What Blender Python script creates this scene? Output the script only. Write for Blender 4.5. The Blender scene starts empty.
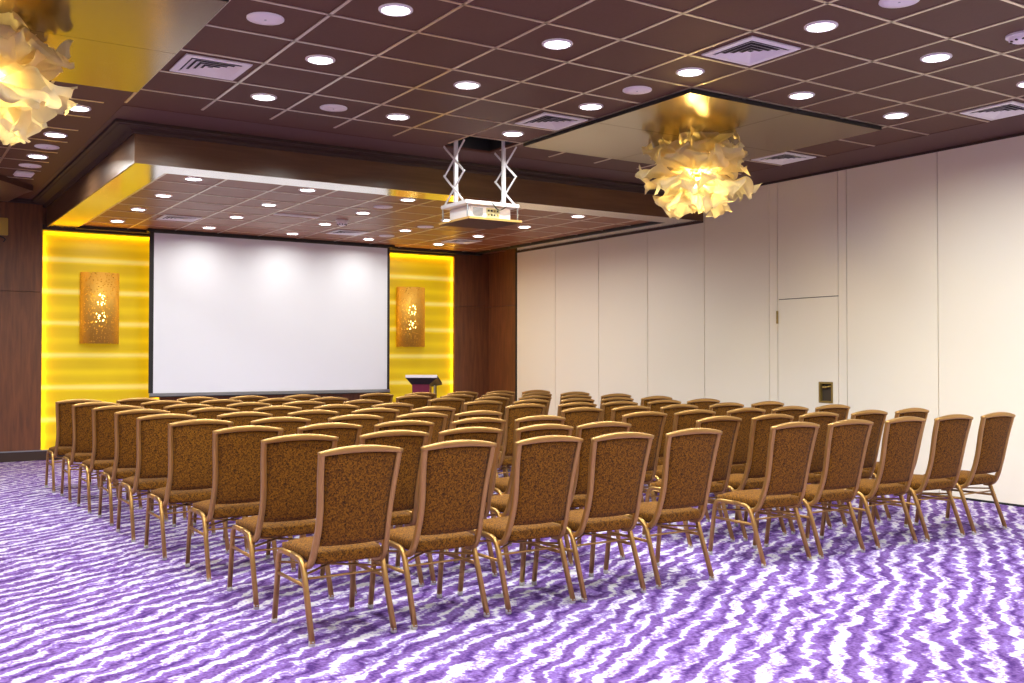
import bpy, bmesh, math, random
from mathutils import Vector, Matrix
PI = math.pi
SC = bpy.context.scene
COL = SC.collection
rnd = random.Random(7)

# ------------------------------------------------------------------ constants
H = 1.376                      # camera height
ZC = 3.491                     # main ceiling
XR, XL = 9.014, -1.9           # right / left wall
YB, YF = 14.76, -4.0           # back wall (screen) / wall behind the camera
GX, GY, P = 2.356, 5.115, 0.6  # ceiling grid origin and pitch
SX, SY = 2.0, 9.415            # lowered ceiling: left face, front face
ZS = 3.15                      # lowered ceiling underside (rim)
ZS2 = 3.19                     # its recessed tile field

# ------------------------------------------------------------------ materials
def mat(name):
    m = bpy.data.materials.new(name); m.use_nodes = True
    nt = m.node_tree
    return m, nt, nt.nodes['Principled BSDF']

def srgb(r, g, b):
    f = lambda c: c / 12.92 if c <= .04045 else ((c + .055) / 1.055) ** 2.4
    return (f(r / 255), f(g / 255), f(b / 255), 1)

def plain(name, col, rough=.5, metal=0, spec=.5, noise=0, scale=30, coat=0):
    m, nt, b = mat(name)
    b.inputs['Base Color'].default_value = col
    b.inputs['Roughness'].default_value = rough
    b.inputs['Metallic'].default_value = metal
    b.inputs['Specular IOR Level'].default_value = spec
    b.inputs['Coat Weight'].default_value = coat
    if noise:
        tc = nt.nodes.new('ShaderNodeTexCoord'); n = nt.nodes.new('ShaderNodeTexNoise')
        n.inputs['Scale'].default_value = scale; n.inputs['Detail'].default_value = 4
        nt.links.new(tc.outputs['Object'], n.inputs['Vector'])
        r = nt.nodes.new('ShaderNodeValToRGB')
        r.color_ramp.elements[0].color = [c * (1 - noise) for c in col[:3]] + [1]
        r.color_ramp.elements[1].color = [min(1, c * (1 + noise)) for c in col[:3]] + [1]
        r.color_ramp.elements[0].position = .3; r.color_ramp.elements[1].position = .7
        nt.links.new(n.outputs['Fac'], r.inputs['Fac'])
        nt.links.new(r.outputs['Color'], b.inputs['Base Color'])
    return m

def emis(name, col, strength):
    m, nt, b = mat(name)
    b.inputs['Base Color'].default_value = (.8, .8, .8, 1)
    b.inputs['Emission Color'].default_value = col
    b.inputs['Emission Strength'].default_value = strength
    return m

def wood(name, c1, c2, rough=.35, sx=9, sz=.8, coat=.2):
    m, nt, b = mat(name)
    tc = nt.nodes.new('ShaderNodeTexCoord'); mp = nt.nodes.new('ShaderNodeMapping')
    mp.inputs['Scale'].default_value = (sx, sx, sz)
    n = nt.nodes.new('ShaderNodeTexNoise'); n.inputs['Scale'].default_value = 2.5
    n.inputs['Detail'].default_value = 6; n.inputs['Distortion'].default_value = .6
    r = nt.nodes.new('ShaderNodeValToRGB')
    r.color_ramp.elements[0].color = c1; r.color_ramp.elements[1].color = c2
    r.color_ramp.elements[0].position = .3; r.color_ramp.elements[1].position = .7
    L = nt.links.new
    L(tc.outputs['Object'], mp.inputs['Vector']); L(mp.outputs['Vector'], n.inputs['Vector'])
    L(n.outputs['Fac'], r.inputs['Fac']); L(r.outputs['Color'], b.inputs['Base Color'])
    b.inputs['Roughness'].default_value = rough
    b.inputs['Coat Weight'].default_value = coat
    b.inputs['Coat Roughness'].default_value = .25
    return m

def fabric(name):
    m, nt, b = mat(name); L = nt.links.new
    tc = nt.nodes.new('ShaderNodeTexCoord')
    mp = nt.nodes.new('ShaderNodeMapping'); mp.inputs['Scale'].default_value = (1, 1, .75)
    v = nt.nodes.new('ShaderNodeTexVoronoi'); v.distance = 'MANHATTAN'; v.inputs['Scale'].default_value = 190
    n = nt.nodes.new('ShaderNodeTexNoise'); n.inputs['Scale'].default_value = 150; n.inputs['Detail'].default_value = 3
    L(tc.outputs['Object'], mp.inputs['Vector']); L(mp.outputs['Vector'], v.inputs['Vector']); L(mp.outputs['Vector'], n.inputs['Vector'])
    sep = nt.nodes.new('ShaderNodeSeparateColor'); L(v.outputs['Color'], sep.inputs['Color'])
    ad = nt.nodes.new('ShaderNodeMath'); ad.operation = 'MULTIPLY_ADD'; ad.inputs[1].default_value = .55
    ad2 = nt.nodes.new('ShaderNodeMath'); ad2.operation = 'MULTIPLY'; ad2.inputs[1].default_value = .5
    L(n.outputs['Fac'], ad2.inputs[0]); L(sep.outputs['Red'], ad.inputs[0]); L(ad2.outputs[0], ad.inputs[2])
    r = nt.nodes.new('ShaderNodeValToRGB'); cr = r.color_ramp
    cr.elements[0].position = .2; cr.elements[0].color = srgb(46, 27, 9)
    cr.elements[1].position = .85; cr.elements[1].color = srgb(146, 95, 16)
    e = cr.elements.new(.5); e.color = srgb(104, 63, 11)
    L(ad.outputs[0], r.inputs['Fac']); L(r.outputs['Color'], b.inputs['Base Color'])
    b.inputs['Roughness'].default_value = .85
    b.inputs['Sheen Weight'].default_value = .03; b.inputs['Specular IOR Level'].default_value = .2
    bp = nt.nodes.new('ShaderNodeBump'); bp.inputs['Strength'].default_value = .25; bp.inputs['Distance'].default_value = .003
    L(n.outputs['Fac'], bp.inputs['Height']); L(bp.outputs['Normal'], b.inputs['Normal'])
    return m

def carpet():
    m, nt, b = mat('carpet'); L = nt.links.new
    tc = nt.nodes.new('ShaderNodeTexCoord')
    rot = nt.nodes.new('ShaderNodeMapping'); rot.inputs['Rotation'].default_value = (0, 0, math.radians(-CARPET_ANG))
    L(tc.outputs['Object'], rot.inputs['Vector'])       # x now runs along the stripes, y across
    def noise(sx, sy, detail=3, rough=.55, off=0):
        mp = nt.nodes.new('ShaderNodeMapping'); mp.inputs['Scale'].default_value = (sx, sy, 1); mp.inputs['Location'].default_value = (off, off * .7, 0)
        n = nt.nodes.new('ShaderNodeTexNoise'); n.noise_dimensions = '2D'
        n.inputs['Scale'].default_value = 1; n.inputs['Detail'].default_value = detail; n.inputs['Roughness'].default_value = rough
        L(rot.outputs['Vector'], mp.inputs['Vector']); L(mp.outputs['Vector'], n.inputs['Vector'])
        return n.outputs['Fac']
    def mth(op, a, bb, c=None):
        q = nt.nodes.new('ShaderNodeMath'); q.operation = op
        for k, x in enumerate((a, bb, c)):
            if x is None: continue
            if isinstance(x, (int, float)): q.inputs[k].default_value = x
            else: L(x, q.inputs[k])
        return q.outputs[0]
    sep = nt.nodes.new('ShaderNodeSeparateXYZ'); L(rot.outputs['Vector'], sep.inputs['Vector'])
    t = sep.outputs['Y']
    w = mth('MULTIPLY_ADD', noise(.8, .9, 2), .22, t)
    w = mth('MULTIPLY_ADD', noise(5.5, 4.0, 2, .5, 3), .15, w)
    w = mth('MULTIPLY_ADD', noise(19, 9, 2, .65, 9), .062, w)
    ph = mth('MULTIPLY', w, 2 * PI / .128)
    s1 = mth('SINE', ph, 0)
    s2 = mth('SINE', mth('MULTIPLY', ph, 2.6), 0)
    v = mth('MULTIPLY_ADD', s2, .45, s1)
    v = mth('ADD', v, mth('MULTIPLY', mth('SUBTRACT', noise(4.2, 9, 3, .62, 17), .50), 3.8))
    v = mth('ADD', v, mth('MULTIPLY', mth('SUBTRACT', noise(62, 52, 2, .6, 31), .5), 2.8))
    v = mth('MULTIPLY_ADD', v, .25, .5)
    r = nt.nodes.new('ShaderNodeValToRGB'); cr = r.color_ramp
    cr.elements[0].position = .08; cr.elements[0].color = srgb(72, 42, 108)
    cr.elements[1].position = .84; cr.elements[1].color = srgb(212, 208, 216)
    for p_, c_ in ((.34, srgb(112, 80, 144)), (.54, srgb(128, 98, 172)), (.64, srgb(158, 136, 196)), (.73, srgb(198, 190, 210))):
        e = cr.elements.new(p_); e.color = c_
    L(v, r.inputs['Fac']); L(r.outputs['Color'], b.inputs['Base Color'])
    b.inputs['Roughness'].default_value = .95; b.inputs['Specular IOR Level'].default_value = .1
    fz = nt.nodes.new('ShaderNodeTexNoise'); fz.inputs['Scale'].default_value = 260
    L(tc.outputs['Object'], fz.inputs['Vector'])
    bp = nt.nodes.new('ShaderNodeBump'); bp.inputs['Strength'].default_value = .3; bp.inputs['Distance'].default_value = .004
    L(fz.outputs['Fac'], bp.inputs['Height']); L(bp.outputs['Normal'], b.inputs['Normal'])
    return m
CARPET_ANG = 90 - 56.6

def yellow_panel():
    m, nt, b = mat('yellow_onyx'); L = nt.links.new
    tc = nt.nodes.new('ShaderNodeTexCoord'); sep = nt.nodes.new('ShaderNodeSeparateXYZ')
    L(tc.outputs['Object'], sep.inputs['Vector'])
    n = nt.nodes.new('ShaderNodeTexNoise'); n.inputs['Scale'].default_value = 1; n.inputs['Detail'].default_value = 3
    mp = nt.nodes.new('ShaderNodeMapping'); mp.inputs['Scale'].default_value = (.6, .6, 9)
    L(tc.outputs['Object'], mp.inputs['Vector']); L(mp.outputs['Vector'], n.inputs['Vector'])
    def mth(op, a, bb, c=None):
        q = nt.nodes.new('ShaderNodeMath'); q.operation = op
        for k, x in enumerate((a, bb, c)):
            if x is None: continue
            if isinstance(x, (int, float)): q.inputs[k].default_value = x
            else: L(x, q.inputs[k])
        return q.outputs[0]
    z = mth('MULTIPLY_ADD', n.outputs['Fac'], .03, sep.outputs['Z'])
    a = mth('POWER', mth('MULTIPLY_ADD', mth('COSINE', mth('MULTIPLY', mth('SUBTRACT', z, .555), 2 * PI / .437), 0), .5, .5), 9)
    c = mth('POWER', mth('MULTIPLY_ADD', mth('COSINE', mth('MULTIPLY', mth('SUBTRACT', z, .755), 2 * PI / .437), 0), .5, .5), 7)
    f = mth('ADD', mth('MULTIPLY', a, .85), mth('MULTIPLY', c, .32))
    f = mth('ADD', f, mth('MULTIPLY', mth('SUBTRACT', n.outputs['Fac'], .5), .35))
    r = nt.nodes.new('ShaderNodeValToRGB'); cr = r.color_ramp
    cr.elements[0].position = 0; cr.elements[0].color = srgb(214, 182, 0)
    cr.elements[1].position = 1; cr.elements[1].color = srgb(252, 232, 130)
    e = cr.elements.new(.35); e.color = srgb(232, 204, 8)
    L(f, r.inputs['Fac']); L(r.outputs['Color'], b.inputs['Base Color'])
    b.inputs['Roughness'].default_value = .4
    L(r.outputs['Color'], b.inputs['Emission Color']); b.inputs['Emission Strength'].default_value = .2   # a backlit stone panel
    return m

def perforated():
    m, nt, b = mat('perforated_brass'); L = nt.links.new
    b.inputs['Base Color'].default_value = (.62, .37, .06, 1); b.inputs['Metallic'].default_value = .6; b.inputs['Roughness'].default_value = .6
    tc = nt.nodes.new('ShaderNodeTexCoord')
    v = nt.nodes.new('ShaderNodeTexVoronoi'); v.inputs['Scale'].default_value = 34
    L(tc.outputs['Object'], v.inputs['Vector'])
    lt = nt.nodes.new('ShaderNodeMath'); lt.operation = 'LESS_THAN'; lt.inputs[1].default_value = .30
    L(v.outputs['Distance'], lt.inputs[0])
    tr = nt.nodes.new('ShaderNodeBsdfTransparent'); mx = nt.nodes.new('ShaderNodeMixShader')
    L(lt.outputs[0], mx.inputs['Fac']); L(b.outputs[0], mx.inputs[1]); L(tr.outputs[0], mx.inputs[2])
    L(mx.outputs[0], nt.nodes['Material Output'].inputs['Surface'])
    return m

def petal_mat():
    m, nt, b = mat('silk_petal'); L = nt.links.new
    b.inputs['Base Color'].default_value = (.95, .88, .68, 1); b.inputs['Roughness'].default_value = .6
    tr = nt.nodes.new('ShaderNodeBsdfTranslucent'); tr.inputs['Color'].default_value = (1, .88, .50, 1)
    mx = nt.nodes.new('ShaderNodeMixShader'); mx.inputs['Fac'].default_value = .72
    L(b.outputs[0], mx.inputs[1]); L(tr.outputs[0], mx.inputs[2])
    L(mx.outputs[0], nt.nodes['Material Output'].inputs['Surface'])
    return m

M = dict(
    carpet=carpet(),
    fabric=fabric('brown_fleck_fabric'),
    bronze=plain('bronze_tube', (.47, .265, .085, 1), .36, .8),
    glide=plain('grey_glide', srgb(190, 185, 180), .5),
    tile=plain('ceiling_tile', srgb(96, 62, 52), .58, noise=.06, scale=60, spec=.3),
    tile_lit=plain('bounce_lit_ceiling_tile', srgb(152, 94, 62), .42, noise=.06, scale=60, spec=.4),  # lit copy of the ceiling tile: warm bounce light painted in as brighter colour
    border=plain('ceiling_border', srgb(98, 70, 66), .55, spec=.25),
    tbar=plain('champagne_bar', (.78, .66, .56, 1), .3, .8),
    walnut=wood('dark_walnut', srgb(98, 70, 50), srgb(118, 86, 62), .28, .6, 8),
    walnutv=wood('brown_walnut', srgb(96, 56, 34), srgb(128, 76, 44), .4),
    crown=plain('dark_crown', srgb(66, 50, 46), .6, spec=.3),
    mirror=plain('polished_metal_rim', (.86, .84, .80, 1), .15, 1),
    gold=plain('satin_gold', (.36, .28, .165, 1), .2, 1),
    black=plain('black', (.012, .012, .013, 1), .5),
    cream=plain('cream_laminate', srgb(247, 240, 224), .45, spec=.3),
    gap=plain('dark_gap', srgb(70, 58, 46), .8),
    white=plain('white_metal', srgb(246, 243, 246), .4),
    lilac=plain('grille_white', srgb(248, 242, 246), .6),
    screen=plain('screen_cloth', srgb(236, 240, 248), .9, spec=.05),
    silver=plain('silver', srgb(170, 176, 182), .3, .8),
    brass=plain('brass', (.55, .38, .10, 1), .35, .9),
    darkbrass=plain('dark_brass', srgb(158, 134, 72), .4, .5),
    perf=perforated(), petal=petal_mat(), yellow=yellow_panel(),
    lamp=emis('downlight_glow', (1, .98, .96, 1), 14),
    bulb=emis('warm_bulb', (1, .80, .45, 1), 22),
    sbulb=emis('sconce_bulb', (1, .74, .22, 1), 9),
    palegold=plain('pale_gold', srgb(226, 176, 60), .6),
    palepanel=plain('pale_panel', srgb(222, 218, 168), .5),
    greyplate=plain('grey_plate', srgb(96, 90, 78), .4, .5),
    wine=plain('wine_red', srgb(120, 24, 62), .4),
    plaster=plain('wall_plaster', srgb(214, 200, 184), .8),
    ply=plain('pale_wood_edge', srgb(214, 170, 96), .5),
)

# ------------------------------------------------------------------ mesh helpers
def box(bm, x0, x1, y0, y1, z0, z1, bevel=0):
    vs = [bm.verts.new((x, y, z)) for z in (z0, z1) for y in (y0, y1) for x in (x0, x1)]
    fs = [bm.faces.new([vs[i] for i in f]) for f in ((0, 2, 3, 1), (4, 5, 7, 6), (0, 1, 5, 4), (2, 6, 7, 3), (0, 4, 6, 2), (1, 3, 7, 5))]
    if bevel:
        es = {e for f in fs for e in f.edges}
        bmesh.ops.bevel(bm, geom=list(es), offset=bevel, segments=2, affect='EDGES')

def quad(bm, pts):
    bm.faces.new([bm.verts.new(p) for p in pts])

def obj(name, bm, m, parent=None, smooth=False):
    me = bpy.data.meshes.new(name)
    bmesh.ops.recalc_face_normals(bm, faces=bm.faces)
    bm.to_mesh(me); bm.free()
    if m is not None:
        for mm in (m if isinstance(m, (list, tuple)) else [m]): me.materials.append(mm)
    if smooth:
        for p_ in me.polygons: p_.use_smooth = True
    o = bpy.data.objects.new(name, me); COL.objects.link(o)
    if parent is not None: o.parent = parent
    return o

def tag(o, label, cat, group=None):
    o['label'] = label; o['category'] = cat
    if group: o['group'] = group
    return o

def thing(name, label, cat, loc=(0, 0, 0), rz=0, group=None):
    o = bpy.data.objects.new(name, None); COL.objects.link(o)
    o.empty_display_size = .1
    o.location = loc; o.rotation_euler = (0, 0, rz)
    return tag(o, label, cat, group)

def struct(name, bm, m, smooth=False):
    o = obj(name, bm, m, None, smooth); o['kind'] = 'structure'; return o

def dup(root, loc, rz, label, group=None):
    r = root.copy(); COL.objects.link(r); r.location = loc; r.rotation_euler = (0, 0, rz); r['label'] = label
    if group: r['group'] = group
    for ch in list(root.children):
        c = ch.copy(); COL.objects.link(c); c.parent = r
        for g in list(ch.children):
            d = g.copy(); COL.objects.link(d); d.parent = c
    return r

def fillet(pts, r, n=5):
    out = [Vector(pts[0])]
    for i in range(1, len(pts) - 1):
        a, b, c = Vector(pts[i - 1]), Vector(pts[i]), Vector(pts[i + 1])
        ra = min(r, (a - b).length * .49, (c - b).length * .49)
        p0 = b + (a - b).normalized() * ra; p1 = b + (c - b).normalized() * ra
        for k in range(n + 1):
            t = k / n
            out.append((1 - t) ** 2 * p0 + 2 * t * (1 - t) * b + t * t * p1)
    out.append(Vector(pts[-1]))
    return out

def smoothpath(pts, n=6):
    P_ = [Vector(p) for p in pts]; P_ = [P_[0] * 2 - P_[1]] + P_ + [P_[-1] * 2 - P_[-2]]
    out = []
    for i in range(1, len(P_) - 2):
        a, b, c, d = P_[i - 1:i + 3]
        for k in range(n):
            t = k / n
            out.append(.5 * (2 * b + (c - a) * t + (2 * a - 5 * b + 4 * c - d) * t * t + (3 * b - a - 3 * c + d) * t ** 3))
    out.append(P_[-2]); return out

def sweep(bm, path, ra, rb, up=(1, 0, 0), sides=8, square=.35):
    """tube with a rounded-square section; ra along `up`, rb across"""
    path = [Vector(p) for p in path]; up = Vector(up); rings = []
    n = len(path)
    for i, p in enumerate(path):
        t = (path[min(i + 1, n - 1)] - path[max(i - 1, 0)]).normalized()
        u = (up - t * up.dot(t)).normalized(); w = t.cross(u)
        A = ra[i] if isinstance(ra, list) else ra
        B = rb[i] if isinstance(rb, list) else rb
        ring = []
        for k in range(sides):
            a = 2 * PI * (k + .5) / sides
            c, s = math.cos(a), math.sin(a)
            e = 1 - square
            c = math.copysign(abs(c) ** e, c); s = math.copysign(abs(s) ** e, s)
            ring.append(bm.verts.new(p + u * c * A + w * s * B))
        rings.append(ring)
    for i in range(n - 1):
        for k in range(sides):
            bm.faces.new((rings[i][k], rings[i][(k + 1) % sides], rings[i + 1][(k + 1) % sides], rings[i + 1][k]))
    bm.faces.new(rings[0][::-1]); bm.faces.new(rings[-1])

def lathe(bm, prof, cx=0, cy=0, seg=32):
    rings = []
    for r, z in prof:
        if r < 1e-6: rings.append([bm.verts.new((cx, cy, z))])
        else: rings.append([bm.verts.new((cx + r * math.cos(2 * PI * k / seg), cy + r * math.sin(2 * PI * k / seg), z)) for k in range(seg)])
    for a, b in zip(rings, rings[1:]):
        for k in range(seg):
            k2 = (k + 1) % seg
            if len(a) == 1 and len(b) == 1: continue
            if len(a) == 1: bm.faces.new((a[0], b[k2], b[k]))
            elif len(b) == 1: bm.faces.new((a[k], a[k2], b[0]))
            else: bm.faces.new((a[k], a[k2], b[k2], b[k]))

def new(): return bmesh.new()

# ------------------------------------------------------------------ the room
b = new(); box(b, XL - .1, XR + .3, YF - .1, YB + .2, -.1, 0); struct('floor', b, M['carpet'])

# main ceiling with the opening of the projector lift
hx0, hx1, hy0, hy1 = GX + 4 * P + .02, GX + 5 * P - .02, GY + 5 * P + .02, GY + 6 * P - .02
b = new()
for x0, x1, y0, y1 in ((XL, hx0, YF, SY + .3), (hx1, XR, YF, SY + .3), (hx0, hx1, YF, hy0), (hx0, hx1, hy1, SY + .3), (XL, SX + .3, SY + .3, YB)):
    box(b, x0, x1, y0, y1, ZC, ZC + .02)
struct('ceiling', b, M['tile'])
b = new()
box(b, hx0 - .02, hx0, hy0 - .02, hy1 + .02, ZC + .02, ZC + .5); box(b, hx1, hx1 + .02, hy0 - .02, hy1 + .02, ZC + .02, ZC + .5)
box(b, hx0, hx1, hy0 - .02, hy0, ZC + .02, ZC + .5); box(b, hx0, hx1, hy1, hy1 + .02, ZC + .02, ZC + .5); box(b, hx0 - .02, hx1 + .02, hy0 - .02, hy1 + .02, ZC + .5, ZC + .52)
struct('trim_1', b, M['black'])
# plain border of the ceiling around the tile field
iL, iR, jN, jF = -1, 10, -14, 6
x_l, x_r, y_f = GX + iL * P, GX + iR * P, GY + jF * P
b = new()
box(b, x_r, XR, YF, SY, ZC - .004, ZC - .0005)
box(b, x_l, hx0 - .0, y_f, SY, ZC - .004, ZC - .0005); box(b, hx0, x_r, y_f + .0, SY, ZC - .004, ZC - .0005)
box(b, x_l, SX, SY, YB, ZC - .004, ZC - .0005)
struct('trim_2', b, M['border'])
# metal grid of the tile ceiling
b = new(); w = .011; zt = ZC - .006
for i in range(0, iR):
    x = GX + i * P; box(b, x - w, x + w, YF, y_f - .2, zt, ZC - .0002)
for i in range(-7, 0):
    x = GX + i * P; box(b, x - w, x + w, YF, 13.2 if i < -1 else y_f - .1, zt, ZC - .0002)
for j in range(jN, 14):
    y = GY + j * P
    if y < YF + .1: continue
    box(b, XL, x_r if j < jF else x_l - .15, y - w, y + w, zt, ZC - .0004)
struct('trim_3', b, M['tbar'])

# lowered ceiling: walnut fascia, polished rim, recessed tile field
b = new(); box(b, SX, XR, SY, SY + .014, ZS - .001, ZC); box(b, SX, SX + .014, SY + .014, YB, ZS - .001, ZC); struct('trim_4', b, M['walnut'])
R1 = .36
b = new()
box(b, SX + .0145, XR, SY + .0145, SY + R1 + .03, ZS, ZS + .012); box(b, SX + .0145, SX + R1, SY + R1 + .03, YB - .12, ZS, ZS + .012)
box(b, XR - .30, XR, SY + R1 + .03, 13.81, ZS, ZS + .012)
struct('trim_5', b, M['mirror'])
b = new(); box(b, SX + .12, XR, SY + .12, YB, ZS2, ZS2 + .02); struct('ceiling_lowered', b, M['tile_lit'])
b = new()
box(b, SX + R1 - .01, XR - .2, YB - .17, YB, ZS - .005, ZS2)
box(b, XR - .34, XR - .30, SY + R1, YB - .17, ZS + .002, ZS2)
struct('trim_6', b, M['black'])
b = new()
for k in range(0, 11):
    x = 2.42 + .6 * k
    if SX + R1 < x < XR - .34: box(b, x - w, x + w, SY + R1 + .03, YB - .17, ZS2 - .006, ZS2 - .0002)
for k in range(0, 9):
    y = 9.87 + .604 * k
    if y < YB - .2: box(b, SX + R1, XR - .34, y - w * .8, y + w * .8, ZS2 - .006, ZS2 - .0004)
struct('trim_7', b, M['tbar'])

# crown moulding along the fascia and the back left wall (profile: offset from wall, height under the ceiling)
prof = [(0, -.075), (.022, -.075), (.03, -.06), (.05, -.045), (.16, -.042), (.175, -.034), (.20, -.032), (.20, -.005), (0, -.005)]
def crown(bm, path):
    """path points with outward offsets folded in: list of (x, y, ox, oy)"""
    rings = [[bm.verts.new((x + ox * d, y + oy * d, ZC + dz)) for d, dz in prof] for x, y, ox, oy in path]
    for a, c in zip(rings, rings[1:]):
        for k in range(len(prof) - 1): bm.faces.new((a[k], a[k + 1], c[k + 1], c[k]))
b = new(); crown(b, [(XR, SY, 0, -1), (SX, SY, -1, -1), (SX, YB, -1, -1), (XL, YB, 1, -1)])
struct('trim_8', b, M['crown'])

# back wall: dark wood at both ends, yellow panels, dark wood behind the screen
b = new(); box(b, XL, XR + .3, YB, YB + .1, 0, ZC); struct('wall_back', b, M['walnutv'])
b = new()   # raised wood cladding with its horizontal joint
for x0, x1 in ((XL, 1.945), (8.335, XR)):
    box(b, x0, x1, YB - .055, YB, .0, 2.262); box(b, x0, x1, YB - .055, YB, 2.268, ZC if x0 < 0 else ZS + .02)
box(b, 3.50, 6.80, YB - .055, YB, 0, 3.13)
struct('trim_9', b, M['walnutv'])
b = new(); box(b, 1.945, 8.335, YB - .06, YB, 3.115, ZS + .03); struct('trim_10', b, M['crown'])
for k, (x0, x1, side) in enumerate(((1.945, 3.50, 'left of the projection screen'), (6.80, 8.335, 'right of the projection screen'))):
    b = new(); box(b, x0, x1, YB - .02, YB - .001, .0, 3.115)
    o = obj('wall_panel', b, M['yellow']); tag(o, 'glowing yellow stone wall panel ' + side, 'wall panel', 'yellow wall panels')
b = new(); box(b, XL, XR, YB - .075, YB - .0555, 0, .125, .004); struct('baseboard_back', b, M['crown'])
b = new(); box(b, XL, XR, YB - .08, YB - .0555, .125, .14); struct('trim_11', b, M['silver'])

# right wall: operable partition, one mesh with real gaps between the panels
YP = 13.81
seams = [3.86 - 1.105 * k for k in range(7, 0, -1)] + [3.86, 4.965, 6.07, 7.18, 8.30, 9.40, 10.51, 11.61, 12.71, YP]
seams = [YF] + [s for s in seams if s > YF + .3]
g = .005
d0, d1, dz = 7.295, 8.17, 2.075
b = new()
for a, c in zip(seams, seams[1:]):
    if abs(a - 7.18) < .01:
        box(b, XR, XR + .06, a + g, d0 - g, .012, ZC - .012); box(b, XR, XR + .06, d1 + g, c - g, .012, ZC - .012)
        box(b, XR, XR + .06, d0 + g, d1 - g, dz + g, ZC - .012)
    else:
        box(b, XR, XR + .06, a + g, c - g, .012, ZC - .012, .0015)
struct('wall_right', b, M['cream'])
b = new(); box(b, XR + .03, XR + .1, YF, YP, 0, ZC); struct('wall_right_core', b, M['gap'])
b = new(); box(b, XR - .006, XR + .03, YF, YP, 0, .02); struct('baseboard_right', b, M['black'])
b = new(); box(b, XR - .012, XR, YF, SY, ZC - .03, ZC - .005); box(b, XR - .012, XR, SY, YP, ZS - .022, ZS); struct('trim_12', b, M['crown'])
# wood pier beyond the partition
b = new(); box(b, XR, XR + .1, YP + .03, YB, 0, 2.262); box(b, XR, XR + .1, YP + .03, YB, 2.268, ZS2 + .05); struct('wall_pier', b, M['walnutv'])
b = new(); box(b, XR - .015, XR + .1, YP, YP + .03, 0, ZS); struct('trim_13', b, M['black'])
# pass door in the partition
dy0, dy1, hz0, hz1 = 7.376, 7.562, .885, 1.113
b = new()
for y0, y1, z0, z1 in ((d0 + g, dy0, .012, dz - g), (dy1, d1 - g, .012, dz - g), (dy0, dy1, .012, hz0), (dy0, dy1, hz1, dz - g)):
    box(b, XR, XR + .06, y0, y1, z0, z1)
door = struct('door_1', b, M['cream'])
b = new()
fw = .018
box(b, XR - .006, XR + .03, dy0 - .004, dy1 + .004, hz1 - fw, hz1 + .004); box(b, XR - .006, XR + .03, dy0 - .004, dy1 + .004, hz0 - .004, hz0 + fw)
box(b, XR - .006, XR + .03, dy0 - .004, dy0 + fw, hz0 + fw, hz1 - fw); box(b, XR - .006, XR + .03, dy1 - fw, dy1 + .004, hz0 + fw, hz1 - fw)
hp = obj('handle_box', b, M['darkbrass'], door)
b = new(); box(b, XR + .036, XR + .042, dy0, dy1, hz0, hz1); obj('recess_plate', b, M['greyplate'], hp)
b = new(); sweep(b, smoothpath([(XR + .034, dy1 - .05, 1.065), (XR + .004, dy1 - .05, 1.06), (XR + .002, dy1 - .08, 1.055), (XR + .004, dy0 + .03, 1.07)]), .010, .013, (0, 0, 1)); obj('lever', b, M['brass'], hp, True)
b = new(); lathe(b, [(0, 1.79), (.013, 1.79), (.013, 1.835), (.010, 1.838), (.013, 1.841), (.013, 1.89), (.010, 1.893), (.013, 1.896), (.013, 1.94), (0, 1.94)], XR - .008, d1, 12)
obj('hinge', b, M['darkbrass'], door)

# unseen sides of the room
b = new(); box(b, XL - .1, XL, YF, YB, 0, ZC); struct('wall_left', b, M['plaster'])
b = new(); box(b, XL - .1, XR + .1, YF - .1, YF, 0, ZC); struct('wall_rear', b, M['plaster'])

# dark wooden bulkhead hanging at the back left
b = new()
pts = [(.2, 11.24), (1.239, 12.77), (1.661, 13.39), (1.60, 13.66), (1.50, 14.5), (.2, 14.5)]
lo = [b.verts.new((x, y, ZC - .07)) for x, y in pts]; hi = [b.verts.new((x, y, ZC - .005)) for x, y in pts]
b.faces.new(lo[::-1]); b.faces.new(hi)
for k in range(len(pts)): b.faces.new((lo[k], lo[(k + 1) % 6], hi[(k + 1) % 6], hi[k]))
struct('trim_14', b, M['walnut'])

# gold ceiling plates (four sheets each on a dark tray)
def plate(name, x0, y0, label):
    x1, y1 = x0 + 2.34, y0 + 2.36
    t = thing(name, label, 'ceiling panel', ((x0 + x1) / 2, (y0 + y1) / 2, ZC), 0, 'gold ceiling panels')
    cx, cy = (x1 - x0) / 2, (y1 - y0) / 2
    b = new(); box(b, -cx, cx, -cy, cy, -.035, -.007); obj('tray', b, M['black'], t)
    for sx in (-1, 1):
        for sy in (-1, 1):
            b = new(); q = .0025
            xs = sorted((sx * q, sx * (cx - .004))); ys = sorted((sy * q, sy * (cy - .004)))
            box(b, xs[0], xs[1], ys[0], ys[1], -.039, -.0352); obj('sheet', b, M['gold'], t)
    return t
plate('ceiling_panel', 5.36, 5.74, 'polished gold ceiling panel above the whole flower chandelier on the right')
plate('ceiling_panel', -.60, 5.74, 'polished gold ceiling panel above the cropped flower chandelier at top left')

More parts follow.
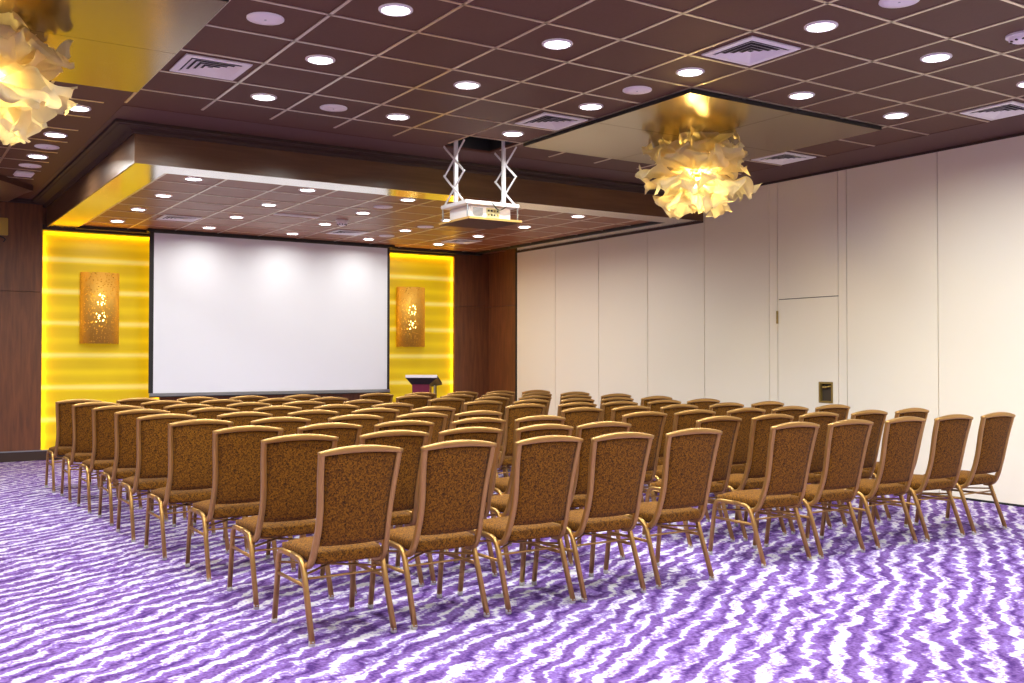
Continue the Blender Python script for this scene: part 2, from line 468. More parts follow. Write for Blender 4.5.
# ------------------------------------------------------------------ ceiling fittings
LAMP_W = 1.0
def lamp(x, y, z, r, power, col=(.97, 1, .95), spread=165):
    l = bpy.data.lights.new('downlight_lamp', 'AREA'); l.shape = 'DISK'; l.size = r * 2
    l.energy = power; l.color = col; l.spread = math.radians(spread)
    o = bpy.data.objects.new('downlight_lamp', l); COL.objects.link(o); o.location = (x, y, z)
    return o
def make_downlight(r):
    t = thing('downlight', '', 'ceiling light')
    b = new(); lathe(b, [(r * .80, -.001), (r * .80, -.010), (r * .86, -.014), (r, -.007), (r * 1.0, -.0005)], seg=28)
    obj('trim_ring', b, M['white'], t, True)
    b = new(); lathe(b, [(0, -.007), (r * .80, -.007), (r * .80, -.002), (0, -.002)], seg=28); obj('diffuser', b, M['lamp'], t)
    return t
ordn = ['first', 'second', 'third', 'fourth', 'fifth', 'sixth', 'seventh', 'eighth', 'ninth', 'tenth']
MAIN_E, SOF_E = 17.5, 7.5
proto_m = make_downlight(.105); proto_s = make_downlight(.095); used = set()
def put_light(proto, x, y, z, label, group, energy):
    if proto not in used:
        used.add(proto); proto.location = (x, y, z); proto['label'] = label; proto['group'] = group
    else: dup(proto, (x, y, z), 0, label, group)
    lamp(x, y, z - .02, .09, energy, *(((1, .97, .88), 162) if proto is proto_s else ()))
rowname = {4.5: 'row nearest the wooden beam', 2.5: 'second row from the wooden beam', .5: 'third row from the wooden beam', -1.5: 'topmost row in the photo'}
for j in (4.5, 2.5, .5, -1.5, -3.5, -5.5, -7.5, -9.5, -11.5):
    xs = [i for i in (-3.5, -1.5, .5, 2.5, 4.5, 6.5, 8.5)]
    n = 0
    for i in xs:
        x, y = GX + i * P, GY + j * P
        if y > 5.6 and y < 8.2 and (5.3 < x < 7.75 or -.7 < x < 1.8): continue
        if j == -1.5 and i == 2.5: y += .06
        seen = j in rowname and i > -1
        if j == -1.5 and i < 2: seen = False
        if seen:
            n += 1
            lab = 'main ceiling downlight, %s from left, %s' % (ordn[n - 1], rowname[j])
        else: lab = 'round recessed downlight in the ceiling beside or behind the camera'
        put_light(proto_m, x, y, ZC, lab, 'main ceiling downlights', MAIN_E * ((1 if j > -3 else .52) * (1.35 if i < 0 and j > -5 else 1)))
for n, j in enumerate((6.5, 8.5, 10.5)):
    for i, nm in ((-1.5, 'beside the beam'), (-3.5, 'further left from the beam')):
        put_light(proto_m, GX + i * P, GY + j * P, ZC, 'side passage downlight %s, %s from the camera' % (nm, ordn[n]), 'side passage downlights', MAIN_E * 1.35)
srow = ['row nearest the beam', 'second row from the beam', 'second row from the screen', 'row nearest the screen']
for l in range(4):
    for k in range(5):
        put_light(proto_s, 2.73 + 1.205 * k, 10.15 + 1.23 * l, ZS2, 'lowered ceiling downlight, %s from left, %s' % (ordn[k], srow[l]), 'lowered ceiling downlights', SOF_E)

# round speakers
def make_speaker(r):
    t = thing('ceiling_speaker', '', 'ceiling speaker', group='round ceiling speakers')
    b = new(); lathe(b, [(r * .93, -.010), (r, -.008), (r, -.0005)], seg=32); obj('rim', b, M['white'], t, True)
    b = new(); lathe(b, [(0, -.013), (r * .5, -.012), (r * .93, -.010), (r * .93, -.004), (0, -.004)], seg=32); obj('grille', b, M['lilac'], t, True)
    b = new(); lathe(b, [(0, -.0150), (.008, -.0145), (.008, -.011), (0, -.011)], seg=8); obj('badge', b, M['silver'], t)
    return t
spk = make_speaker(.115)
sp = [(2.046, 5.998, ZC, 'white round ceiling speaker beside the left gold panel, nearest top edge'),
      (3.266, 7.836, ZC, 'white round ceiling speaker between two downlights close to the beam'),
      (5.05, 6.01, ZC, 'white round ceiling speaker beside the right gold panel'),
      (5.08, 3.66, ZC, 'white round ceiling speaker cut by the top edge of the photo'),
      (1.469, 10.85, ZC, 'white round ceiling speaker in left passage, nearer one'),
      (1.46, 12.02, ZC, 'white round ceiling speaker in left passage, farther one'),
      (5.14, 10.80, ZS2, 'white round speaker in the lowered ceiling left of the projector'),
      (6.41, 12.12, ZS2, 'white round speaker in lowered ceiling just behind the projector'),
      (6.40, 13.32, ZS2, 'white round speaker in lowered ceiling near the screen corner')]
for k, (x, y, z, lab) in enumerate(sp):
    if k == 0: spk.location = (x, y, z); spk['label'] = lab
    else: dup(spk, (x, y, z), 0, lab, 'round ceiling speakers')

# smoke detectors
def detector(x, y, z, r, label, dome):
    t = thing('smoke_detector', label, 'smoke detector', (x, y, z))
    b = new(); lathe(b, [(0, -.014), (r, -.014), (r, -.0005)], seg=28); obj('base_plate', b, M['white'], t)
    b = new(); lathe(b, [(0, -.014 - dome), (r * .45, -.014 - dome), (r * .8, -.014 - dome * .6), (r * .85, -.0145)], seg=28); obj('dome', b, M['lilac'], t, True)
    b = new()
    for k in range(10):
        a = 2 * PI * k / 10; c, s = math.cos(a), math.sin(a)
        box(b, r * .66 * c - .007, r * .66 * c + .007, r * .66 * s - .007, r * .66 * s + .007, -.014 - dome * .9, -.015)
    obj('vent_slot', b, M['gap'], t)
detector(6.30, 3.62, ZC, .10, 'white smoke detector on the main ceiling at the right edge of photo', .035)
detector(5.19, 12.15, ZS2, .085, 'white domed detector on lowered ceiling between the downlights', .06)
t = thing('access_point', 'small white rounded square box on the ceiling of the left passage', 'ceiling sensor', (1.458, 12.53, ZC))
b = new(); box(b, -.10, .10, -.13, .13, -.03, -.0005, .012); obj('housing', b, M['white'], t)
b = new(); box(b, -.03, .03, -.03, .03, -.034, -.0305); obj('lens', b, M['lilac'], t)

# air diffusers
def make_vent():
    t = thing('air_vent', '', 'air vent', group='square air vents')
    s = .222
    b = new(); box(b, -s, s, -s, s, -.004, -.0005); obj('backing', b, M['black'], t)
    b = new(); f = .038
    for x0, x1, y0, y1 in ((-s - .012, s + .012, -s - .012, -s + f), (-s - .012, s + .012, s - f, s + .012), (-s - .012, -s + f, -s + f, s - f), (s - f, s + .012, -s + f, s - f)):
        box(b, x0, x1, y0, y1, -.014, -.0041)
    obj('frame', b, M['white'], t)
    for k in range(4):
        o_, i_ = .176 - .041 * k, .176 - .041 * k - .0345
        b = new()
        for q in range(4):
            c, s_ = math.cos(q * PI / 2), math.sin(q * PI / 2)
            R_ = lambda x, y, z: b.verts.new((x * c - y * s_, x * s_ + y * c, z))
            v = [R_(-i_, -i_, -.006), R_(i_, -i_, -.006), R_(o_, -o_, -.020), R_(-o_, -o_, -.020)]
            u = [R_(-i_, -i_, -.0045), R_(i_, -i_, -.0045), R_(o_, -o_, -.0185), R_(-o_, -o_, -.0185)]
            b.faces.new(v); b.faces.new(u[::-1])
            for e in range(4): b.faces.new((v[e], v[(e + 1) % 4], u[(e + 1) % 4], u[e]))
        obj('louvre', b, M['white'], t)
    return t
vent = make_vent()
vt = [(2.056, 7.215, ZC, 'square white air vent beside the left gold ceiling panel'),
      (5.056, 4.815, ZC, 'largest square white air vent near the top centre right'),
      (5.07, 7.215, ZC, 'square white air vent beside the projector lift opening'),
      (8.056, 7.215, ZC, 'square white air vent behind the right flower chandelier'),
      (8.056, 4.815, ZC, 'square white air vent by the cream wall at right edge'),
      (3.34, 13.10, ZS2, 'white air vent in lowered ceiling above the screen left corner'),
      (5.75, 13.27, ZS2, 'white air vent in lowered ceiling above the screen right half'),
      (7.66, 13.30, ZS2, 'white air vent in lowered ceiling near the right wood pier')]
for k, (x, y, z, lab) in enumerate(vt):
    if k == 0: vent.location = (x, y, z); vent['label'] = lab
    else: dup(vent, (x, y, z), 0, lab, 'square air vents')
t = thing('linear_diffuser', 'slim white bar diffuser in lowered ceiling among the downlights', 'air vent', (4.53, 12.04, ZS2))
b = new(); box(b, -.29, .29, -.06, .06, -.016, -.0005, .003); obj('frame', b, M['white'], t)
b = new(); box(b, -.27, .27, -.035, -.015, -.018, -.0165); box(b, -.27, .27, .015, .035, -.018, -.0165); obj('slot', b, M['lilac'], t)

# ------------------------------------------------------------------ flower chandeliers
def petal_bm(length, width, az, el, z0, r0, curl, rg):
    """one crinkled silk petal growing outwards from radius r0"""
    bm = new(); nu, nv = 22, 16
    ca, sa = math.cos(az), math.sin(az)
    ph = [rg.uniform(0, 6.28) for _ in range(9)]
    lean = rg.uniform(-.22, .22); roll = rg.uniform(-.35, .35); rows = []
    for i in range(nu + 1):
        u = i / nu
        sh = .34 + .66 * math.sin(PI * min(.5, u * .80)) if u < .625 else math.sqrt(max(0, 1 - ((u - .625) / .385) ** 2.4))
        a = el + curl * u
        # integrate the bending mid rib
        if abs(curl) > 1e-3:
            rad = length * (math.sin(a) - math.sin(el)) / curl; zz = length * (math.cos(el) - math.cos(a)) / curl
        else: rad, zz = length * u * math.cos(el), length * u * math.sin(el)
        nr, nz = -math.sin(a), math.cos(a)          # normal of the sheet in the (radial, z) plane
        row = []
        for j in range(nv + 1):
            v = j / nv * 2 - 1; e = v * v
            wv = 1 + .16 * e * math.sin(13 * u + ph[4] + (2.4 if v > 0 else 0)) + .07 * e * math.sin(29 * u + ph[5] + 3 * v)
            lx = v * width * .5 * sh * wv + lean * length * u * u
            n = (.075 * e * math.sin(8.5 * u + 2.2 * v + ph[0]) * (.3 + .7 * u) + .022 * math.sin(6.5 * v + ph[1]) * (.3 + u)
                 + .011 * math.sin(15 * v + 3 * u + ph[2]) + .006 * math.sin(24 * v - 9 * u + ph[3]) + .05 * (e - .3) * u + roll * v * width * .5 * u)
            if i == nu: n += .02 * math.sin(5 * v + ph[6])
            ex = length * (.05 * math.sin(4 * v + ph[7]) + .035 * math.sin(11 * v + ph[8])) * max(0, u - .55) * 2
            rr = r0 + rad + nr * n + ex * math.cos(a); z = z0 + zz + nz * n + ex * math.sin(a)
            row.append(bm.verts.new((rr * ca - lx * sa, rr * sa + lx * ca, z)))
        rows.append(row)
    for i in range(nu):
        for j in range(nv):
            bm.faces.new((rows[i][j], rows[i][j + 1], rows[i + 1][j + 1], rows[i + 1][j]))
    return bm
def chandelier(x, y, label, seed, rot):
    rg = random.Random(seed)
    t = thing('flower_chandelier', label, 'chandelier', (x, y, ZC - .04), 0, 'flower chandeliers')
    b = new(); lathe(b, [(0, -.001), (.09, -.001), (.09, -.02), (.03, -.035), (.012, -.05), (.012, -.33), (0, -.33)], seg=24); obj('ceiling_rod', b, M['brass'], t, True)
    b = new(); lathe(b, [(0, -.37), (.03, -.375), (.062, -.41), (.072, -.445), (.062, -.48), (.03, -.515), (0, -.52)], seg=24); obj('bulb', b, M['bulb'], t, True)
    b = new(); lathe(b, [(0, -.325), (.035, -.325), (.035, -.375), (0, -.375)], seg=20); obj('socket', b, M['brass'], t, True)
    #        n  length width elev  z0    r0   curl
    tiers = [(6, .34, .30, 1.00, -.30, .07, -.55), (8, .44, .34, .42, -.34, .08, -.15), (8, .47, .36, .05, -.38, .09, .30), (8, .45, .36, .0, -.46, .09, -.55), (6, .34, .34, -.55, -.52, .07, -.75)]
    for n, L_, W_, el, z0, r0, curl in tiers:
        off = rg.uniform(0, 6.28)
        for k in range(n):
            az = rot + off + 2 * PI * k / n + rg.uniform(-.16, .16)
            obj('petal', petal_bm(L_ * .92 * rg.uniform(.85, 1.15), W_ * rg.uniform(.85, 1.2), az, el + rg.uniform(-.14, .14), z0 + .07 + rg.uniform(-.02, .02), r0, curl + rg.uniform(-.25, .25), rg), M['petal'], t, True)
    for dz_, e_, r_ in ((-.445, CH_E, .08), (-.30, CH_E * .25, .11)):
        l = bpy.data.lights.new('chandelier_lamp', 'POINT'); l.energy = e_; l.color = (1, .68, .20); l.shadow_soft_size = r_
        o = bpy.data.objects.new('chandelier_lamp', l); COL.objects.link(o); o.location = (x, y, ZC - .04 + dz_)
CH_E = 260
chandelier(6.54, 6.92, 'whole cream silk flower chandelier hanging under the right gold panel', 3, 0)
chandelier(.56, 6.92, 'cream silk flower chandelier cropped by the left edge of photo', 11, .4)

# ------------------------------------------------------------------ projector on its scissor lift
t = thing('projector_lift', 'white scissor lift lowered from an opening in the ceiling', 'projector lift', (5.056, 8.415, ZC))
zT, zB = .0, -.60
for sx in (-1, 1):
    x = sx * .275
    b = new(); box(b, x - .016, x + .016, -.016, .016, zB, zT + .3); po = obj('post', b, M['white'], t)
    n = 2; hh = (zB - (-.02)) / n
    for k in range(n):
        z0 = -.02 + hh * k; z1 = -.02 + hh * (k + 1)
        for s in (-1, 1):
            b = new(); xo = x + sx * .022 + s * .007
            sweep(b, [(xo, -.19 * s, z0), (xo, .19 * s, z1)], .005, .011, (1, 0, 0), 8, .5)
            obj('scissor_arm', b, M['white'], t)
b = new()
box(b, -.305, .305, -.25, .25, zB - .036, zB, .004)
obj('carrier_frame', b, M['white'], t)
for sx in (-1, 1):
    for sy in (-1, 1):
        b = new(); box(b, sx * .285 - .005, sx * .285 + .005, sy * .24 - .005, sy * .24 + .005, -.765, zB - .03); obj('hanger_rod', b, M['silver'], t)
b = new(); box(b, -.30, .30, -.30, .30, -.785, -.765); cp = obj('cover_panel', b, M['ply'], t)
b = new(); box(b, -.292, .292, -.292, .292, -.789, -.7852); obj('tile_face', b, M['tile'], cp)
b = new(); sweep(b, smoothpath([(-.10, -.20, zB + .01), (-.02, -.245, zB - .01), (.03, -.262, zB - .065), (.07, -.262, zB - .075), (.14, -.25, zB - .04), (.20, -.22, zB + .01)]), .005, .005, (0, 0, 1)); obj('cable', b, M['black'], t, True)
t = thing('projector', 'white projector sitting on the cover panel of the ceiling lift', 'projector', (5.056, 8.415, ZC - .765))
b = new(); box(b, -.235, .235, -.20, .20, .004, .125, .012); obj('body', b, M['white'], t)
b = new()
for k in range(7): box(b, -.20, -.09, -.2035, -.2, .025 + .012 * k, .031 + .012 * k)
obj('air_grille', b, M['silver'], t)
b = new(); box(b, -.05, .10, -.2035, -.2, .022, .11); io = obj('connector_panel', b, M['palepanel'], t)
for k in range(8):
    b = new(); xx = -.035 + .034 * (k % 4); zz = .035 + .04 * (k // 4)
    box(b, xx, xx + .02, -.2065, -.2036, zz, zz + .018); obj('socket', b, M['black'] if k % 3 else M['darkbrass'], io)
b = new(); lathe(b, [(0, 0), (.035, 0), (.045, .03), (.045, .045), (.03, .045), (0, .04)], seg=20)
bmesh.ops.rotate(b, verts=b.verts, cent=(0, 0, 0), matrix=Matrix.Rotation(-PI / 2, 3, 'X')); bmesh.ops.translate(b, verts=b.verts, vec=(.08, .199, .065)); obj('lens', b, M['black'], t, True)
b = new()
for sx in (-1, 1):
    for sy in (-1, 1): box(b, sx * .19 - .012, sx * .19 + .012, sy * .16 - .012, sy * .16 + .012, 0, .006)
obj('feet', b, M['gap'], t)

# ------------------------------------------------------------------ projection screen
YS = 14.42
t = thing('projection_screen', 'large white pull-down projection screen with black borders', 'projection screen', (5.13, YS, .84))
x0, x1 = -1.795, 1.808
b = new(); box(b, x0, x1, -.002, .002, .045, 2.296); obj('screen_cloth', b, M['screen'], t)
b = new(); box(b, x0 - .062, x0, -.003, .003, .045, 2.31); box(b, x1, x1 + .042, -.003, .003, .045, 2.31); box(b, x0, x1, -.003, .003, 2.296, 2.31); obj('black_border', b, M['black'], t)
b = new(); box(b, x0 - .05, x1 + .05, -.016, .016, .0, .045, .006); obj('bottom_bar', b, M['silver'], t)
b = new(); box(b, x0 - .09, x1 + .12, -.03, .09, 2.308, 2.3495, .004); obj('roller_case', b, M['black'], t)
b = new(); box(b, x0 - .05, x1 + .05, -.017, .017, -.014, -.0005); obj('weight_strip', b, M['black'], t)

# ------------------------------------------------------------------ sconces
def make_sconce():
    t = thing('wall_sconce', '', 'wall sconce')
    hw, d, hh = .255, .16, .985
    def arc(k, n, s=1): 
        a = PI * k / n
        return (-hw * s * math.cos(a), -.012 - d * s * math.sin(a) ** .85)
    n = 24; b = new()
    A = [b.verts.new((*arc(k, n), 0)) for k in range(n + 1)]; B = [b.verts.new((*arc(k, n), hh)) for k in range(n + 1)]
    for k in range(n): b.faces.new((A[k], A[k + 1], B[k + 1], B[k]))
    o = obj('shade', b, M['perf'], t, True); md = o.modifiers.new('thick', 'SOLIDIFY'); md.thickness = .003
    b = new(); box(b, -hw * .96, hw * .96, -.012, 0, .01, hh - .01); obj('back_plate', b, M['palegold'], t)
    for z in (.36, .60):
        b = new(); lathe(b, [(0, z - .095), (.05, z - .08), (.068, z), (.05, z + .08), (0, z + .095)], 0, -.085, 16); obj('bulb', b, M['sbulb'], t, True)
    b = new(); box(b, -.01, .01, -.09, -.012, .47, .49); box(b, -.012, .012, -.095, -.075, .43, .53); obj('socket_arm', b, M['darkbrass'], t)
    return t
sc = make_sconce(); sc.location = (2.68, YB - .021, 1.575)
tag(sc, 'tall perforated brass wall sconce on the yellow panel left of screen', 'wall sconce', 'brass wall sconces')
dup(sc, (7.505, YB - .021, 1.565), 0, 'tall perforated brass wall sconce above the lectern, right of screen', 'brass wall sconces')
# edge of a third lamp on the wood wall at the far left
t = thing('picture_lamp', 'pale brass lamp plate on the wood wall at the left photo edge', 'wall lamp', (1.32, YB - .056, 3.0))
b = new(); box(b, -.22, .205, -.035, 0, 0, .23, .006); obj('plate', b, M['brass'], t)
b = new(); sweep(b, smoothpath([(-.1, -.03, .0), (0, -.04, -.05), (.10, -.04, -.02), (.17, -.04, -.05), (.15, -.04, -.09)]), .008, .008, (0, 1, 0)); obj('bracket', b, M['black'], t, True)

# ------------------------------------------------------------------ lectern
t = thing('lectern', 'wine red lectern with slanted silver edged desk before yellow panel', 'lectern', (7.30, 13.85, 0), math.radians(-38))
b = new(); box(b, -.20, .20, -.18, .18, 0, .035, .006); obj('base', b, M['silver'], t)
b = new(); vs = []
for z, hw_, hd in ((.035, .125, .10), (.975, .135, .11)):
    vs.append([b.verts.new(p_) for p_ in ((-hw_ - .03, -hd, z), (hw_ - .03, -hd, z), (hw_ - .03, hd, z), (-hw_ - .03, hd, z))])
b.faces.new(vs[0][::-1]); b.faces.new(vs[1])
for k in range(4): b.faces.new((vs[0][k], vs[0][(k + 1) % 4], vs[1][(k + 1) % 4], vs[1][k]))
obj('column', b, M['wine'], t)
b = new()   # slanted desk with a tapered tray below, high edge towards the audience
def ring_(hw_, pr_): return [[b.verts.new((sx * hw_, y, z)) for y, z in pr_] for sx in (-1, 1)]
A_, C_ = ring_(.245, [(-.22, 1.075), (-.22, 1.118), (.26, .992), (.26, .955)])
b.faces.new(A_); b.faces.new(C_[::-1])
D_ = [b.verts.new(p_) for p_ in ((-.165, -.11, .972), (.105, -.11, .972), (.105, .11, .93), (-.165, .11, .93))]
b.faces.new((A_[1], C_[1], C_[2], A_[2])); b.faces.new((A_[0], A_[1], C_[1], C_[0])); b.faces.new((A_[2], C_[2], C_[3], A_[3]))
b.faces.new((A_[0], C_[0], D_[1], D_[0])); b.faces.new((C_[0], C_[3], D_[2], D_[1])); b.faces.new((C_[3], A_[3], D_[3], D_[2])); b.faces.new((A_[3], A_[0], D_[0], D_[3])); b.faces.new(D_)
dk = obj('desk', b, M['black'], t)
b = new(); box(b, -.248, .248, -.228, -.2202, 1.076, 1.122, .003); obj('front_edge', b, M['white'], dk)
for y in (-.05, .09):
    b = new(); sweep(b, [(.175, y, .03), (.175, y + .02, .955)], .010, .010); obj('side_rod', b, M['silver'] if y < 0 else M['black'], t)

# ------------------------------------------------------------------ banquet chairs
# local frame: rear feet on y = 0, +y towards the screen
def mirror(pts, s): return [(s * x, y, z) for x, y, z in pts]
UP = [(.193, .165, .356), (.193, .115, .360), (.192, .075, .386), (.189, .042, .450), (.184, .012, .545), (.184, -.006, .62), (.188, -.022, .70), (.196, -.042, .80), (.2015, -.062, .88), (.2035, -.072, .922)]
def half_width(z):
    for a, c in zip(UP[3:], UP[4:]):
        if a[2] <= z <= c[2]:
            k = (z - a[2]) / (c[2] - a[2]); return a[0] + (c[0] - a[0]) * k, a[1] + (c[1] - a[1]) * k
    return (UP[-1][0], UP[-1][1]) if z > .8 else (UP[3][0], UP[3][1])
def make_chair():
    t = thing('banquet_chair', '', 'chair')
    # seat cushion
    b = new(); nx, ny = 12, 12
    def top(u, v):   # u,v in -1..1 ; superellipse-like outline
        hw = .183 + (.222 - .183) * (v + 1) / 2
        y = .258 + .222 * v
        return hw * u, y
    def grid(zf, flip, inset):
        rows = []
        for j in range(ny + 1):
            v = -1 + 2 * j / ny; row = []
            for i in range(nx + 1):
                u = -1 + 2 * i / nx
                # round the corners of the square
                uu = u * math.sqrt(1 - .16 * v * v * v * v); vv = v * math.sqrt(1 - (.20 if v > 0 else .06) * u * u * u * u)
                x, y = top(uu * inset, vv * inset)
                row.append(b.verts.new((x, y, zf(u, v))))
            rows.append(row)
        for j in range(ny):
            for i in range(nx):
                q = (rows[j][i], rows[j][i + 1], rows[j + 1][i + 1], rows[j + 1][i])
                b.faces.new(q if not flip else q[::-1])
        return rows
    dome = lambda u, v: .434 + .024 * (1 - u ** 4) * (1 - v ** 4) - .010 * max(0, v) ** 3
    T = grid(dome, False, .965); Bt = grid(lambda u, v: .376, True, .95)
    mid = []
    def ring(rows): return rows[0][:-1] + [r[-1] for r in rows[:-1]] + rows[-1][:0:-1] + [r[0] for r in rows[:0:-1]]
    rt, rb_ = ring(T), ring(Bt)
    prev = rt
    cen = Vector((0, .258, 0))
    for zl, sc_ in ((.424, 1.03), (.404, 1.035), (.386, 1.015)):
        cur = []
        for v_ in rt:
            d = (v_.co - cen); cur.append(b.verts.new((cen.x + d.x * sc_, cen.y + d.y * sc_, zl)))
        n = len(rt)
        for k in range(n): b.faces.new((prev[k], prev[(k + 1) % n], cur[(k + 1) % n], cur[k]))
        prev = cur
    n = len(rt)
    for k in range(n): b.faces.new((prev[k], prev[(k + 1) % n], rb_[(k + 1) % n], rb_[k]))
    obj('seat', b, M['fabric'], t, True)
    b = new(); box(b, -.155, .155, .10, .42, .366, .3755); obj('seat_base', b, M['black'], t)
    # backrest cushion
    b = new(); nz, nx = 14, 10; F, Bk = [], []
    for j in range(nz + 1):
        w_ = j / nz; z = .467 + (.912 - .467) * w_
        hw, yc = half_width(z); hw -= .013
        fr, bk = [], []
        for i in range(nx + 1):
            u = -1 + 2 * i / nx
            e = (1 - u ** 6) * (1 - abs(2 * w_ - 1) ** 8)
            zz = z + (.020 * (1 - u * u) * w_ ** 3) - .004 * (1 - u * u) * (1 - w_) ** 3
            bow = -.012 * (1 - u * u)
            fr.append(b.verts.new((u * hw, yc + bow + .008 + .022 * e, zz))); bk.append(b.verts.new((u * hw, yc + bow - .006 - .006 * e, zz)))
        F.append(fr); Bk.append(bk)
    for j in range(nz):
        for i in range(nx):
            b.faces.new((F[j][i], F[j + 1][i], F[j + 1][i + 1], F[j][i + 1])); b.faces.new((Bk[j][i], Bk[j][i + 1], Bk[j + 1][i + 1], Bk[j + 1][i]))
        b.faces.new((F[j][0], Bk[j][0], Bk[j + 1][0], F[j + 1][0])); b.faces.new((F[j][nx], F[j + 1][nx], Bk[j + 1][nx], Bk[j][nx]))
    for i in range(nx):
        b.faces.new((F[0][i], F[0][i + 1], Bk[0][i + 1], Bk[0][i])); b.faces.new((F[nz][i], Bk[nz][i], Bk[nz][i + 1], F[nz][i + 1]))
    obj('backrest', b, M['fabric'], t, True)
    # frame round the back: two uprights and an arched top rail
    for s in (-1, 1): b = new(); sweep(b, smoothpath(mirror(UP, s), 4), .0150, .0165, (1, 0, 0), 8, .5); obj('upright', b, M['bronze'], t, True)
    b = new(); n = 16; path, ra = [], []
    for k in range(n + 1):
        u = -1 + 2 * k / n
        path.append((u * .2185, -.072 - .014 * (1 - u * u), .919 + .021 * (1 - u * u))); ra.append(.0115 + .0065 * (1 - u * u))
    sweep(b, path, ra, .0175, (0, 0, 1), 12, .55)
    obj('top_rail', b, M['bronze'], t, True)
    # legs: each a bent tube that meets its neighbour half way along the top of the side frame
    for s in (-1, 1):
        x0, x1 = s * .2175, s * .2115
        rear = fillet([(x0, .0, .012), (x1, .138, .385), (x1, .28, .392)], .06)
        front = fillet([(x0, .512, .012), (x1, .462, .392), (x1, .28, .392)], .06)
        for nm, pa, y in (('rear', rear, 0.0), ('front', front, .512)):
            b = new(); sweep(b, pa, .0130, .0140, (1, 0, 0), 8, .5); lg = obj('leg', b, M['bronze'], t, True)
            b = new(); lathe(b, [(0, 0), (.012, 0), (.0160, .004), (.0160, .022), (.0135, .026), (0, .026)], x0, y + (.004 if nm == 'rear' else -.002), 10); obj('foot_glide', b, M['glide'], lg, True)
        b = new(); sweep(b, [(s * .2145, .097, .268), (s * .2145, .479, .268)], .007, .009, (1, 0, 0), 8, .3); obj('side_stretcher', b, M['bronze'], t, True)
    b = new(); sweep(b, [(-.212, .108, .30), (.212, .108, .30)], .006, .006, (0, 0, 1), 8, .1); obj('rear_stretcher', b, M['bronze'], t, True)
    for s in (-1, 1):
        b = new(); sweep(b, [(-s * .212, .118, .318), (s * .212, .462, .328 + s * .004)], .006, .006, (0, 0, 1), 8, .1); obj('cross_brace', b, M['bronze'], t, True)
    return t

# where the top left corner of each chair back stands in the photo (pixel column), row by row from the camera
TL = [[318.5, 421.5, 516, 592.5, 667, 772.5, 830, 886.5, 936.5, 982],
      [262, 360.5, 440, 516, 578, 697, 752.4, 800.2, 852, 896],
      [213.4, 298.5, 375.3, 452, 515.5, 623.7, 675.3, 728, 773.2, 817],
      [168.3, 251, 328.6, 397, 455, 561.6, 612, 661.5, 710, 752],
      [136.5, 217, 288, 351.7, 411, 506.2, 559, 602.5, 648, 688.2],
      [114.6, 188, 253.4, 314.4, 371.3, 464.3, 514, 560.7, 601.6, 641.8],
      [92, 164, 226.4, 282.8, 343.4, 428.5, 475.6, 519, 560.7, 601.8],
      [72.2, 140.8, 200, 258.3, 310, 396.4, 441, 482, 522, 561],
      [55.7, 116.5, 177, 229.3, 284, 360, 405, 448, 486.4, 522.4]]
yaw, pitch, roll, FPX = .573362, .0176362, .00096948, 994.86
fw_ = Vector((math.sin(yaw) * math.cos(pitch), math.cos(yaw) * math.cos(pitch), math.sin(pitch)))
rt_ = Vector((math.cos(yaw), -math.sin(yaw), 0)); up_ = rt_.cross(fw_)
cr_, sr_ = math.cos(roll), math.sin(roll)
rt_, up_ = rt_ * cr_ + up_ * sr_, -rt_ * sr_ + up_ * cr_
def x_at(u, y, z):
    """world x of the point at depth y, height z seen in pixel column u"""
    k = (u - 512) / FPX
    # (rt - k fw) . (X - C) = 0
    n_ = rt_ - k * fw_
    return -(n_.y * y + n_.z * (z - H)) / n_.x
chair0 = make_chair(); first = True
rown = ['nearest row'] + ['%s row from camera' % ordn[k] for k in range(1, 8)] + ['farthest row']
pos = ['left end of %s', 'left block, second from left, %s', 'left block, third from left, %s', 'left block, fourth from left, %s', 'left block, aisle end of %s',
       'right block, aisle end of %s', 'right block, second from aisle, %s', 'right block, third from aisle, %s', 'right block, fourth from aisle, %s', 'right wall end of %s']
rg = random.Random(5)
for r, row in enumerate(TL):
    for c, u in enumerate(row):
        y = 4.527 + .822 * r + (.085 if c > 4 and r == 0 else 0) + (.03 if c > 4 and r == 1 else 0) + rg.uniform(-.012, .012)
        a = math.radians(rg.uniform(-1.2, 1.2))
        xx = x_at(u, y - .072, .92) + .2175
        lab = 'brown banquet chair, ' + pos[c] % rown[r]
        if first: chair0.location = (xx, y, 0); chair0.rotation_euler = (0, 0, a); chair0['label'] = lab; chair0['group'] = 'banquet chairs in rows'; first = False
        else: dup(chair0, (xx, y, 0), a, lab, 'banquet chairs in rows')

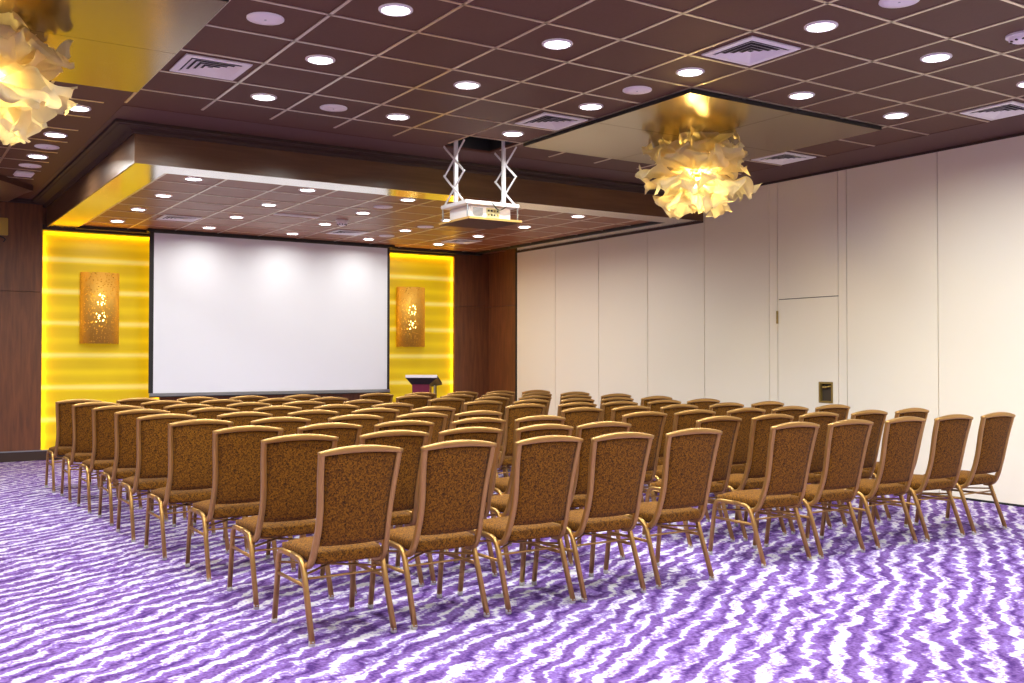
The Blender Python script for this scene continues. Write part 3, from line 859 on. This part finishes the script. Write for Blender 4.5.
# ------------------------------------------------------------------ light of the room
def led(x, y, z, sx, sy, rot, e, col=(1, .52, .05)):
    l = bpy.data.lights.new('led_strip', 'AREA'); l.shape = 'RECTANGLE'; l.size = sx; l.size_y = sy; l.energy = e; l.color = col
    o = bpy.data.objects.new('led_strip', l); COL.objects.link(o); o.location = (x, y, z); o.rotation_euler = rot
LED = 4.5
for x0, x1 in ((1.945, 3.50), (6.80, 8.335)):
    # strips tucked along the edges of the yellow panels, washing across them
    led(x0 + .012, YB - .045, 1.6, 2.9, .03, (0, math.radians(-90), 0), LED)
    led(x1 - .012, YB - .045, 1.6, 2.9, .03, (0, math.radians(90), 0), LED)
    led((x0 + x1) / 2, YB - .045, 3.10, 1.5, .03, (0, 0, 0), LED * .8)
for x, z in ((2.68, 1.575), (7.505, 1.565)):
    for dz_ in (.36, .60):
        l = bpy.data.lights.new('sconce_lamp', 'POINT'); l.energy = 1.0; l.color = (1, .72, .25); l.shadow_soft_size = .03
        o = bpy.data.objects.new('sconce_lamp', l); COL.objects.link(o); o.location = (x, YB - .021 - .14, z + dz_)

wd = bpy.data.worlds.new('world'); SC.world = wd; wd.use_nodes = True
wd.node_tree.nodes['Background'].inputs['Color'].default_value = (.9, .88, 1, 1)
wd.node_tree.nodes['Background'].inputs['Strength'].default_value = .3

# ------------------------------------------------------------------ camera
cam = bpy.data.cameras.new('camera'); co = bpy.data.objects.new('camera', cam); COL.objects.link(co)
m3 = Matrix((rt_, up_, -fw_)).transposed()
co.matrix_world = Matrix.Translation((0, 0, H)) @ m3.to_4x4()
cam.sensor_width = 36; cam.lens = FPX * 36 / 1024; cam.shift_y = -.00054; cam.clip_start = .05; cam.clip_end = 100
SC.camera = co
SC.view_settings.view_transform = 'Standard'; SC.view_settings.look = 'None'
SC.view_settings.gamma = 1; SC.view_settings.use_curve_mapping = False
SC.view_settings.exposure = .2
SC.cycles.max_bounces = 10; SC.cycles.diffuse_bounces = 6; SC.cycles.glossy_bounces = 5; SC.cycles.transparent_max_bounces = 12
SC.cycles.caustics_reflective = False; SC.cycles.caustics_refractive = False
SC.cycles.sample_clamp_indirect = 4
SC.cycles.use_denoising = True
